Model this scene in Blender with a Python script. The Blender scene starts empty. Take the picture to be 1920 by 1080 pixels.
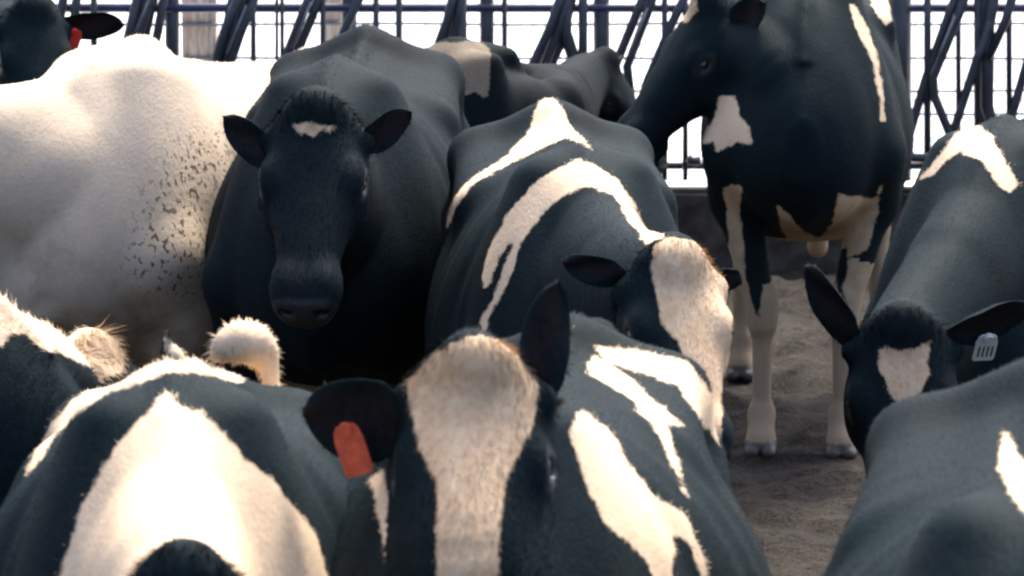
import bpy, math, random
import numpy as np
from mathutils import Vector, Matrix

# ------------------------------------------------------------------ camera, sky, sun, exposure
sc = bpy.context.scene
C = sc.collection
R = math.radians
CAM_H, FPX, PITCH = 2.65, 8000.0, 9.24
cam_d = bpy.data.cameras.new('camera'); cam = bpy.data.objects.new('camera', cam_d); C.objects.link(cam)
cam_d.sensor_width = 36.0; cam_d.lens = FPX / 1920 * 36.0
cam_d.clip_start = 0.1; cam_d.clip_end = 2000
cam.location = (0, 0, CAM_H); cam.rotation_euler = (R(90 - PITCH), 0, 0)
cam_d.dof.use_dof = True; cam_d.dof.focus_distance = 10.4; cam_d.dof.aperture_fstop = 10.0
sc.camera = cam
SUN_EL, SUN_AZ = 60.0, 20.0        # azimuth: degrees to the right of straight ahead (the sun is high beyond the herd)
world = bpy.data.worlds.new('World'); sc.world = world; world.use_nodes = True
wn = world.node_tree; bg = wn.nodes['Background']
sky = wn.nodes.new('ShaderNodeTexSky'); sky.sky_type = 'NISHITA'; sky.sun_disc = False
sky.sun_elevation = R(SUN_EL); sky.sun_rotation = R(SUN_AZ); sky.dust_density = 5.0; sky.air_density = .7
wn.links.new(sky.outputs[0], bg.inputs[0]); bg.inputs[1].default_value = 0.15
sun_d = bpy.data.lights.new('sun', 'SUN'); sun = bpy.data.objects.new('sun', sun_d); C.objects.link(sun)
sun_d.energy = 2.0; sun_d.angle = R(10); sun_d.color = (1.0, 0.95, 0.88)
sv = Vector((math.sin(R(SUN_AZ)) * math.cos(R(SUN_EL)), math.cos(R(SUN_AZ)) * math.cos(R(SUN_EL)), math.sin(R(SUN_EL))))
sun.rotation_euler = sv.to_track_quat('Z', 'Y').to_euler(); sun.location = (0, 10, 8)
sc.view_settings.view_transform = 'Standard'; sc.view_settings.look = 'None'
sc.view_settings.exposure = 1.75; sc.view_settings.gamma = 1.0
sc.cycles.filter_width = 2.4
sc.cycles.max_bounces = 6

# ------------------------------------------------------------------ helpers
CF = np.array([0, math.cos(R(PITCH)), -math.sin(R(PITCH))]); CU = np.array([0, math.sin(R(PITCH)), math.cos(R(PITCH))])
def ray(px, py):
    return CF + np.array([1, 0, 0]) * (px - 960) / FPX + CU * (540 - py) / FPX
def at_z(px, py, z):                # point of height z seen at that spot of the photograph
    d = ray(px, py); t = (z - CAM_H) / d[2]; return np.array([0, 0, CAM_H]) + d * t
def at_y(px, py, y):                # point at distance y
    d = ray(px, py); t = y / d[1]; return np.array([0, 0, CAM_H]) + d * t

def tag(o, label=None, cat=None, group=None, kind=None):
    if label: o['label'] = label
    if cat: o['category'] = cat
    if group: o['group'] = group
    if kind: o['kind'] = kind
    return o

def nodes_of(name):
    m = bpy.data.materials.new(name); m.use_nodes = True
    nt = m.node_tree; return m, nt, nt.nodes['Principled BSDF']
def N(nt, t, **kw):
    n = nt.nodes.new(t)
    for k, v in kw.items():
        if k in ('operation', 'blend_type', 'data_type', 'attribute_name', 'interpolation_type', 'clamp', 'feature'): setattr(n, k, v)
        else: n.inputs[k].default_value = v
    return n
def noise(nt, scale, detail=3, rough=.55, vec=None):
    n = N(nt, 'ShaderNodeTexNoise', Scale=scale, Detail=detail, Roughness=rough)
    if vec is not None: nt.links.new(vec, n.inputs['Vector'])
    return n
def math_n(nt, op, a, b=None, c=None):
    n = nt.nodes.new('ShaderNodeMath'); n.operation = op
    for i, v in enumerate((a, b, c)):
        if v is None: continue
        if isinstance(v, (int, float)): n.inputs[i].default_value = v
        else: nt.links.new(v, n.inputs[i])
    return n.outputs[0]
def mix_c(nt, fac, a, b, blend='MIX'):
    n = nt.nodes.new('ShaderNodeMix'); n.data_type = 'RGBA'; n.blend_type = blend
    for s, v in ((n.inputs[0], fac), (n.inputs[6], a), (n.inputs[7], b)):
        if isinstance(v, (int, float)): s.default_value = v
        elif isinstance(v, (tuple, list)): s.default_value = (*v, 1) if len(v) == 3 else v
        else: nt.links.new(v, s)
    return n.outputs[2]
def step_n(nt, v, lo, hi, a=0.0, b=1.0):
    n = nt.nodes.new('ShaderNodeMapRange'); n.interpolation_type = 'SMOOTHSTEP'
    nt.links.new(v, n.inputs[0])
    for i, x in enumerate((lo, hi, a, b)): n.inputs[i + 1].default_value = x
    return n.outputs[0]
def mapping(nt, scale, rot=(0, 0, 0)):
    tc = nt.nodes.new('ShaderNodeTexCoord'); mp = nt.nodes.new('ShaderNodeMapping')
    nt.links.new(tc.outputs['Object'], mp.inputs[0]); mp.inputs['Scale'].default_value = scale; mp.inputs['Rotation'].default_value = rot
    return mp.outputs[0]
def bump(nt, h, dist, strength=1.0, prev=None):
    b = nt.nodes.new('ShaderNodeBump'); b.inputs['Strength'].default_value = strength; b.inputs['Distance'].default_value = dist
    nt.links.new(h, b.inputs['Height'])
    if prev is not None: nt.links.new(prev, b.inputs['Normal'])
    return b.outputs[0]

# ------------------------------------------------------------------ hide
def coat_material(name, white=(.74, .56, .375), black=(.0052, .0118, .0145), stain=.35, brown=.25, mud=.6, specks=0.0, tan=(.50, .38, .27)):
    """Cow hide. Attribute 'white' is the signed distance (m) to the edge of the white patches, 'bare' marks nose and hoof."""
    m, nt, bs = nodes_of(name)
    L = nt.links.new
    at = N(nt, 'ShaderNodeAttribute', attribute_name='white'); ba = N(nt, 'ShaderNodeAttribute', attribute_name='bare')
    v = mapping(nt, (1, 1, 1)); vs = mapping(nt, (26, 60, 30), (0, .3, .2))
    edge = noise(nt, 70, 2, .6, v); edge2 = noise(nt, 14, 2, .5, v)
    e = math_n(nt, 'ADD', at.outputs['Fac'], math_n(nt, 'MULTIPLY', math_n(nt, 'SUBTRACT', edge.outputs[0], .5), .013))
    e = math_n(nt, 'ADD', e, math_n(nt, 'MULTIPLY', math_n(nt, 'SUBTRACT', edge2.outputs[0], .5), .020))
    wf = step_n(nt, e, -.0035, .0035)
    big = noise(nt, 3.2, 4, .6, v); mid = noise(nt, 9, 4, .65, v); hair = noise(nt, 3.5, 3, .6, vs)
    wc = mix_c(nt, math_n(nt, 'MULTIPLY', step_n(nt, mid.outputs[0], .42, .66), stain), white, tan)
    wc = mix_c(nt, math_n(nt, 'MULTIPLY', step_n(nt, big.outputs[0], .46, .66), stain * .8), wc, (tan[0] * .75, tan[1] * .8, tan[2] * .85))
    wc = mix_c(nt, math_n(nt, 'MULTIPLY', step_n(nt, hair.outputs[0], .35, .65), .16), wc, (.36, .30, .24))
    fc = N(nt, 'ShaderNodeAttribute', attribute_name='face'); fz = noise(nt, 22, 4, .65, v)
    wc = mix_c(nt, math_n(nt, 'MULTIPLY', fc.outputs['Fac'], step_n(nt, fz.outputs[0], .30, .68, .25, .95)), wc, (.56, .385, .235))
    if specks:
        sp = noise(nt, 80, 2, .55, mapping(nt, (1, 1, .7))); reg = noise(nt, 2.1, 2, .5, v)
        spa = N(nt, 'ShaderNodeAttribute', attribute_name='specks')
        f = math_n(nt, 'MULTIPLY', step_n(nt, sp.outputs[0], .565, .62), step_n(nt, math_n(nt, 'ADD', spa.outputs['Fac'], math_n(nt, 'MULTIPLY', math_n(nt, 'SUBTRACT', reg.outputs[0], .5), 1.6)), .25, .9))
        wc = mix_c(nt, math_n(nt, 'MULTIPLY', f, specks), wc, (.10, .070, .045))
    sx = nt.nodes.new('ShaderNodeSeparateXYZ'); L(v, sx.inputs[0])
    low = step_n(nt, math_n(nt, 'ADD', sx.outputs[2], math_n(nt, 'MULTIPLY', math_n(nt, 'SUBTRACT', mid.outputs[0], .5), .9)), .95, .45)
    wc = mix_c(nt, math_n(nt, 'MULTIPLY', low, mud), wc, (.23, .172, .11))
    bc = mix_c(nt, math_n(nt, 'MULTIPLY', step_n(nt, big.outputs[0], .48, .7), brown), black, (.014, .011, .011))
    bc = mix_c(nt, math_n(nt, 'MULTIPLY', step_n(nt, mid.outputs[0], .55, .8), .35), bc, tuple(q * 1.5 for q in black))
    col = mix_c(nt, wf, bc, wc)
    bc = mix_c(nt, math_n(nt, 'MULTIPLY', step_n(nt, hair.outputs[0], .52, .72), .5), bc, tuple(q * 2.1 for q in black))
    dust = noise(nt, 6.5, 5, .7, v)
    bc = mix_c(nt, math_n(nt, 'MULTIPLY', step_n(nt, dust.outputs[0], .58, .78), .3 * min(1, brown * 4)), bc, (.030, .026, .022))
    col = mix_c(nt, wf, bc, wc)
    inn = N(nt, 'ShaderNodeAttribute', attribute_name='inner'); col = mix_c(nt, math_n(nt, 'MULTIPLY', inn.outputs['Fac'], .8), col, (.020, .013, .013))
    hoof = mix_c(nt, step_n(nt, sx.outputs[2], .12, .06), (.013, .015, .018), (.055, .043, .032)); col = mix_c(nt, ba.outputs['Fac'], col, hoof)
    L(col, bs.inputs['Base Color'])
    L(math_n(nt, 'SUBTRACT', .7, math_n(nt, 'MULTIPLY', ba.outputs['Fac'], .3)), bs.inputs['Roughness'])
    L(math_n(nt, 'ADD', .05, math_n(nt, 'MULTIPLY', ba.outputs['Fac'], .45)), bs.inputs['Specular IOR Level'])
    bs.inputs['Sheen Weight'].default_value = .0; bs.inputs['Sheen Roughness'].default_value = .45
    bs.inputs['Sheen Tint'].default_value = (.72, .85, 1, 1)
    b1 = bump(nt, mid.outputs[0], .008, .3); b2 = bump(nt, hair.outputs[0], .003, .5, b1); L(b2, bs.inputs['Normal'])
    return m

def flat_material(name, col, rough=.5, spec=.5, metal=0.0, var=.0, bscale=0):
    m, nt, bs = nodes_of(name)
    if var:
        n = noise(nt, bscale or 20, 4, .6, mapping(nt, (1, 1, 1)))
        c = mix_c(nt, step_n(nt, n.outputs[0], .35, .7), tuple(x * (1 - var) for x in col), tuple(min(1, x * (1 + var)) for x in col))
        nt.links.new(c, bs.inputs['Base Color']); nt.links.new(bump(nt, n.outputs[0], .003, .5), bs.inputs['Normal'])
    else: bs.inputs['Base Color'].default_value = (*col, 1)
    bs.inputs['Roughness'].default_value = rough; bs.inputs['Specular IOR Level'].default_value = spec; bs.inputs['Metallic'].default_value = metal
    return m
EYE = flat_material('eye_dark', (.012, .009, .008), .12, .6)
ORANGE = flat_material('tag_orange', (.48, .075, .035), .5, .4, var=.2, bscale=40)
RED = flat_material('tag_red', (.62, .04, .03), .5, .4)
WTAG = flat_material('tag_white', (.45, .48, .46), .5, .4)
INK = flat_material('tag_ink', (.03, .03, .035), .6, .3)

# ------------------------------------------------------------------ implicit surface on a grid
class Grid:
    def __init__(s, lo, hi, h):
        s.lo = np.array(lo, float); s.h = h
        s.n = np.ceil((np.array(hi) - s.lo) / h).astype(int) + 1
        s.F = np.full(s.n, 1.0, np.float32)
        s.ax = [(s.lo[i] + np.arange(s.n[i]) * h).astype(np.float32) for i in range(3)]
    def sl(s, lo, hi):
        a = np.clip(np.floor((np.array(lo) - s.lo) / s.h).astype(int), 0, s.n); b = np.clip(np.ceil((np.array(hi) - s.lo) / s.h).astype(int) + 1, 0, s.n)
        return tuple(slice(a[i], b[i]) for i in range(3))
    def pts(s, S):
        return s.ax[0][S[0]][:, None, None], s.ax[1][S[1]][None, :, None], s.ax[2][S[2]][None, None, :]
    def put(s, S, d, k, sub=False):
        F = s.F[S]
        if F.size == 0: return
        if sub:
            hh = np.clip(.5 - .5 * (F + d) / k, 0, 1); s.F[S] = F * (1 - hh) - d * hh + k * hh * (1 - hh)
        else:
            hh = np.clip(.5 + .5 * (F - d) / k, 0, 1); s.F[S] = F * (1 - hh) + d * hh - k * hh * (1 - hh)
    def ell(s, c, r, k=.04, rot=None, sub=False):
        c = np.array(c, float); r = np.array(r, float); m = r.max() + k * 2 + .02
        S = s.sl(c - m, c + m); X, Y, Z = s.pts(S); X = X - c[0]; Y = Y - c[1]; Z = Z - c[2]
        if rot is not None:
            X, Y, Z = (rot[0][0] * X + rot[0][1] * Y + rot[0][2] * Z, rot[1][0] * X + rot[1][1] * Y + rot[1][2] * Z, rot[2][0] * X + rot[2][1] * Y + rot[2][2] * Z)
        q = np.sqrt((X / r[0])**2 + (Y / r[1])**2 + (Z / r[2])**2); g = np.sqrt((X / r[0]**2)**2 + (Y / r[1]**2)**2 + (Z / r[2]**2)**2) + 1e-6
        s.put(S, q * (q - 1) / g, k, sub)
    def cap(s, p0, p1, w0, h0, w1, h1, side=(0, 1, 0), k=.04, pw=2.0):
        """tapered bar of elliptic section: w across 'side', h across the other way"""
        p0 = np.array(p0, float); p1 = np.array(p1, float); d = p1 - p0; L = np.linalg.norm(d); d = d / L
        side = np.array(side, float); side = side - d * side.dot(d); side /= np.linalg.norm(side); up = np.cross(side, d)
        m = max(w0, h0, w1, h1) + k * 2 + .02
        S = s.sl(np.minimum(p0, p1) - m, np.maximum(p0, p1) + m); X, Y, Z = s.pts(S); X = X - p0[0]; Y = Y - p0[1]; Z = Z - p0[2]
        t = X * d[0] + Y * d[1] + Z * d[2]; u = np.clip(t / L, 0, 1); o = t - np.clip(t, 0, L)
        a = X * side[0] + Y * side[1] + Z * side[2]; b = X * up[0] + Y * up[1] + Z * up[2]
        w = w0 + (w1 - w0) * u; h = h0 + (h1 - h0) * u; mn = np.minimum(w, h)
        q = (np.abs(a / w)**pw + np.abs(b / h)**pw + np.abs(o / mn)**pw)**(1 / pw)
        s.put(S, (q - 1) * mn, k)
    def loft(s, st, o, fx, fy, fz, k=.05, pu=1.8, pl=2.3, split=.42, ripple=None):
        """body of changing section along fx; stations: x, top, bottom, half width"""
        st = np.array(st, float); o = np.array(o, float); fx, fy, fz = (np.array(v, float) for v in (fx, fy, fz))
        cor = [o + fx * x + fy * y + fz * z for x in (st[0, 0] - .05, st[-1, 0] + .05) for y in (-st[:, 3].max() - .08, st[:, 3].max() + .08) for z in (st[:, 2].min() - .08, st[:, 1].max() + .08)]
        S = s.sl(np.min(cor, 0), np.max(cor, 0)); X, Y, Z = s.pts(S); X = X - o[0]; Y = Y - o[1]; Z = Z - o[2]
        x = X * fx[0] + Y * fx[1] + Z * fx[2]; y = X * fy[0] + Y * fy[1] + Z * fy[2]; z = X * fz[0] + Y * fz[1] + Z * fz[2]
        xs = np.linspace(st[0, 0], st[-1, 0], 200); prof = []
        for c in (1, 2, 3): prof.append(smooth_interp(xs, st[:, 0], st[:, c]))
        xc = np.clip(x, xs[0], xs[-1]); top, bot, w = (np.interp(xc, xs, p).astype(np.float32) for p in prof)
        zc = bot + split * (top - bot); dz = z - zc; h = np.where(dz > 0, top - zc, zc - bot); p = np.where(dz > 0, pu, pl).astype(np.float32)
        ox = x - xc; mn = np.minimum(w, h)
        q = (np.abs(y / w)**p + np.abs(dz / h)**p)**(1 / p)
        d = (q - 1) * mn * .85
        d = np.where(ox != 0, np.sqrt(np.maximum(d, 0)**2 + ox**2), d)
        if ripple: d = d + ripple(x, y, z)
        s.put(S, d, k)
    def mesh(s, smooth=2):
        F = s.F; n = np.array(F.shape); sg = F < 0
        cc = np.zeros(n - 1, np.int8)
        offs = [(i, j, k) for i in (0, 1) for j in (0, 1) for k in (0, 1)]
        for (i, j, k) in offs: cc += sg[i:n[0] - 1 + i, j:n[1] - 1 + j, k:n[2] - 1 + k]
        act = (cc > 0) & (cc < 8); I, J, K = np.nonzero(act); idx = np.full(n - 1, -1, np.int64); idx[I, J, K] = np.arange(len(I))
        P = np.zeros((len(I), 3)); cnt = np.zeros(len(I))
        for a in offs:
            for ax in range(3):
                if a[ax]: continue
                b = list(a); b[ax] = 1
                f0 = F[I + a[0], J + a[1], K + a[2]]; f1 = F[I + b[0], J + b[1], K + b[2]]; m = (f0 < 0) != (f1 < 0)
                t = np.where(m, f0 / np.where(m, f0 - f1, 1), 0)
                e = np.stack([np.full(len(I), float(v)) for v in a], 1); e[:, ax] = t; P[m] += e[m]; cnt += m
        P = (P / cnt[:, None] + np.stack([I, J, K], 1)) * s.h + s.lo
        quads = []
        for ax in range(3):
            o = [q for q in range(3) if q != ax]; s0 = [slice(None)] * 3; s1 = [slice(None)] * 3
            s0[ax] = slice(0, -1); s1[ax] = slice(1, None); m = sg[tuple(s0)] != sg[tuple(s1)]
            e = np.argwhere(m); e = e[(e[:, o[0]] > 0) & (e[:, o[1]] > 0) & (e[:, o[0]] < n[o[0]] - 1) & (e[:, o[1]] < n[o[1]] - 1)]
            ins = sg[tuple(e.T)]
            def cell(da, db):
                q = e.copy(); q[:, o[0]] -= da; q[:, o[1]] -= db; return idx[tuple(q.T)]
            Q = np.stack([cell(1, 1), cell(0, 1), cell(0, 0), cell(1, 0)], 1); flip = ins if ax != 1 else ~ins
            Q = np.where(flip[:, None], Q, Q[:, ::-1]); quads.append(Q)
        Q = np.concatenate(quads); Q = Q[(Q >= 0).all(1)]
        E = np.concatenate([Q[:, [0, 1]], Q[:, [1, 2]], Q[:, [2, 3]], Q[:, [3, 0]]])
        for _ in range(smooth):
            A = np.zeros_like(P); c = np.zeros(len(P))
            for col in range(3): A[:, col] = np.bincount(E[:, 0], P[E[:, 1], col], len(P)) + np.bincount(E[:, 1], P[E[:, 0], col], len(P))
            c = np.bincount(E[:, 0], minlength=len(P)) + np.bincount(E[:, 1], minlength=len(P)); P = P * .45 + .55 * A / np.maximum(c, 1)[:, None]
        return P, Q

def smooth_interp(x, xp, fp):          # monotone cubic through the stations
    xp = np.array(xp); fp = np.array(fp); h = np.diff(xp); dl = np.diff(fp) / h; m = np.zeros(len(xp)); m[0] = dl[0]; m[-1] = dl[-1]
    for i in range(1, len(xp) - 1): m[i] = 0 if dl[i - 1] * dl[i] <= 0 else 2 * dl[i - 1] * dl[i] / (dl[i - 1] + dl[i])
    i = np.clip(np.searchsorted(xp, x) - 1, 0, len(h) - 1); t = (x - xp[i]) / h[i]
    return (2 * t**3 - 3 * t**2 + 1) * fp[i] + (t**3 - 2 * t**2 + t) * h[i] * m[i] + (-2 * t**3 + 3 * t**2) * fp[i + 1] + (t**3 - t**2) * h[i] * m[i + 1]

def vnormals(P, Q):
    n = np.cross(P[Q[:, 2]] - P[Q[:, 0]], P[Q[:, 3]] - P[Q[:, 1]]); V = np.zeros_like(P)
    for c in range(4):
        for a in range(3): V[:, a] += np.bincount(Q[:, c], n[:, a], len(P))
    return V / np.maximum(np.linalg.norm(V, axis=1), 1e-9)[:, None]

def np_mesh(name, P, Q, mat, attrs=None, parent=None, smooth=True, custom=None):
    me = bpy.data.meshes.new(name); nv, nf, k = len(P), len(Q), Q.shape[1]
    me.vertices.add(nv); me.vertices.foreach_set('co', P.astype(np.float32).ravel())
    me.loops.add(nf * k); me.loops.foreach_set('vertex_index', Q.astype(np.int32).ravel())
    me.polygons.add(nf); me.polygons.foreach_set('loop_start', np.arange(0, nf * k, k, dtype=np.int32))
    me.update(calc_edges=True); me.validate()
    me.polygons.foreach_set('use_smooth', np.full(len(me.polygons), smooth))
    for n_, a in (attrs or {}).items():
        at = me.attributes.new(n_, 'FLOAT', 'POINT'); at.data.foreach_set('value', np.asarray(a, np.float32))
    if custom is not None: me.normals_split_custom_set_from_vertices(custom.astype(np.float32))
    for m in (mat if isinstance(mat, list) else [mat]): me.materials.append(m)
    o = bpy.data.objects.new(name, me); C.objects.link(o); o.parent = parent
    return o

def poly_sd(p, poly):                  # signed distance, positive inside
    poly = np.asarray(poly, float); d2 = np.full(len(p), 1e9); ins = np.zeros(len(p), bool)
    for a, b in zip(poly, np.roll(poly, -1, 0)):
        e = b - a; w = p - a; t = np.clip((w @ e) / max(e @ e, 1e-12), 0, 1); d2 = np.minimum(d2, ((w - t[:, None] * e)**2).sum(1))
        c = (a[1] > p[:, 1]) != (b[1] > p[:, 1]); xi = a[0] + (p[:, 1] - a[1]) / (e[1] if abs(e[1]) > 1e-12 else 1e-12) * e[0]; ins ^= c & (p[:, 0] < xi)
    return np.where(ins, 1, -1) * np.sqrt(d2)
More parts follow.
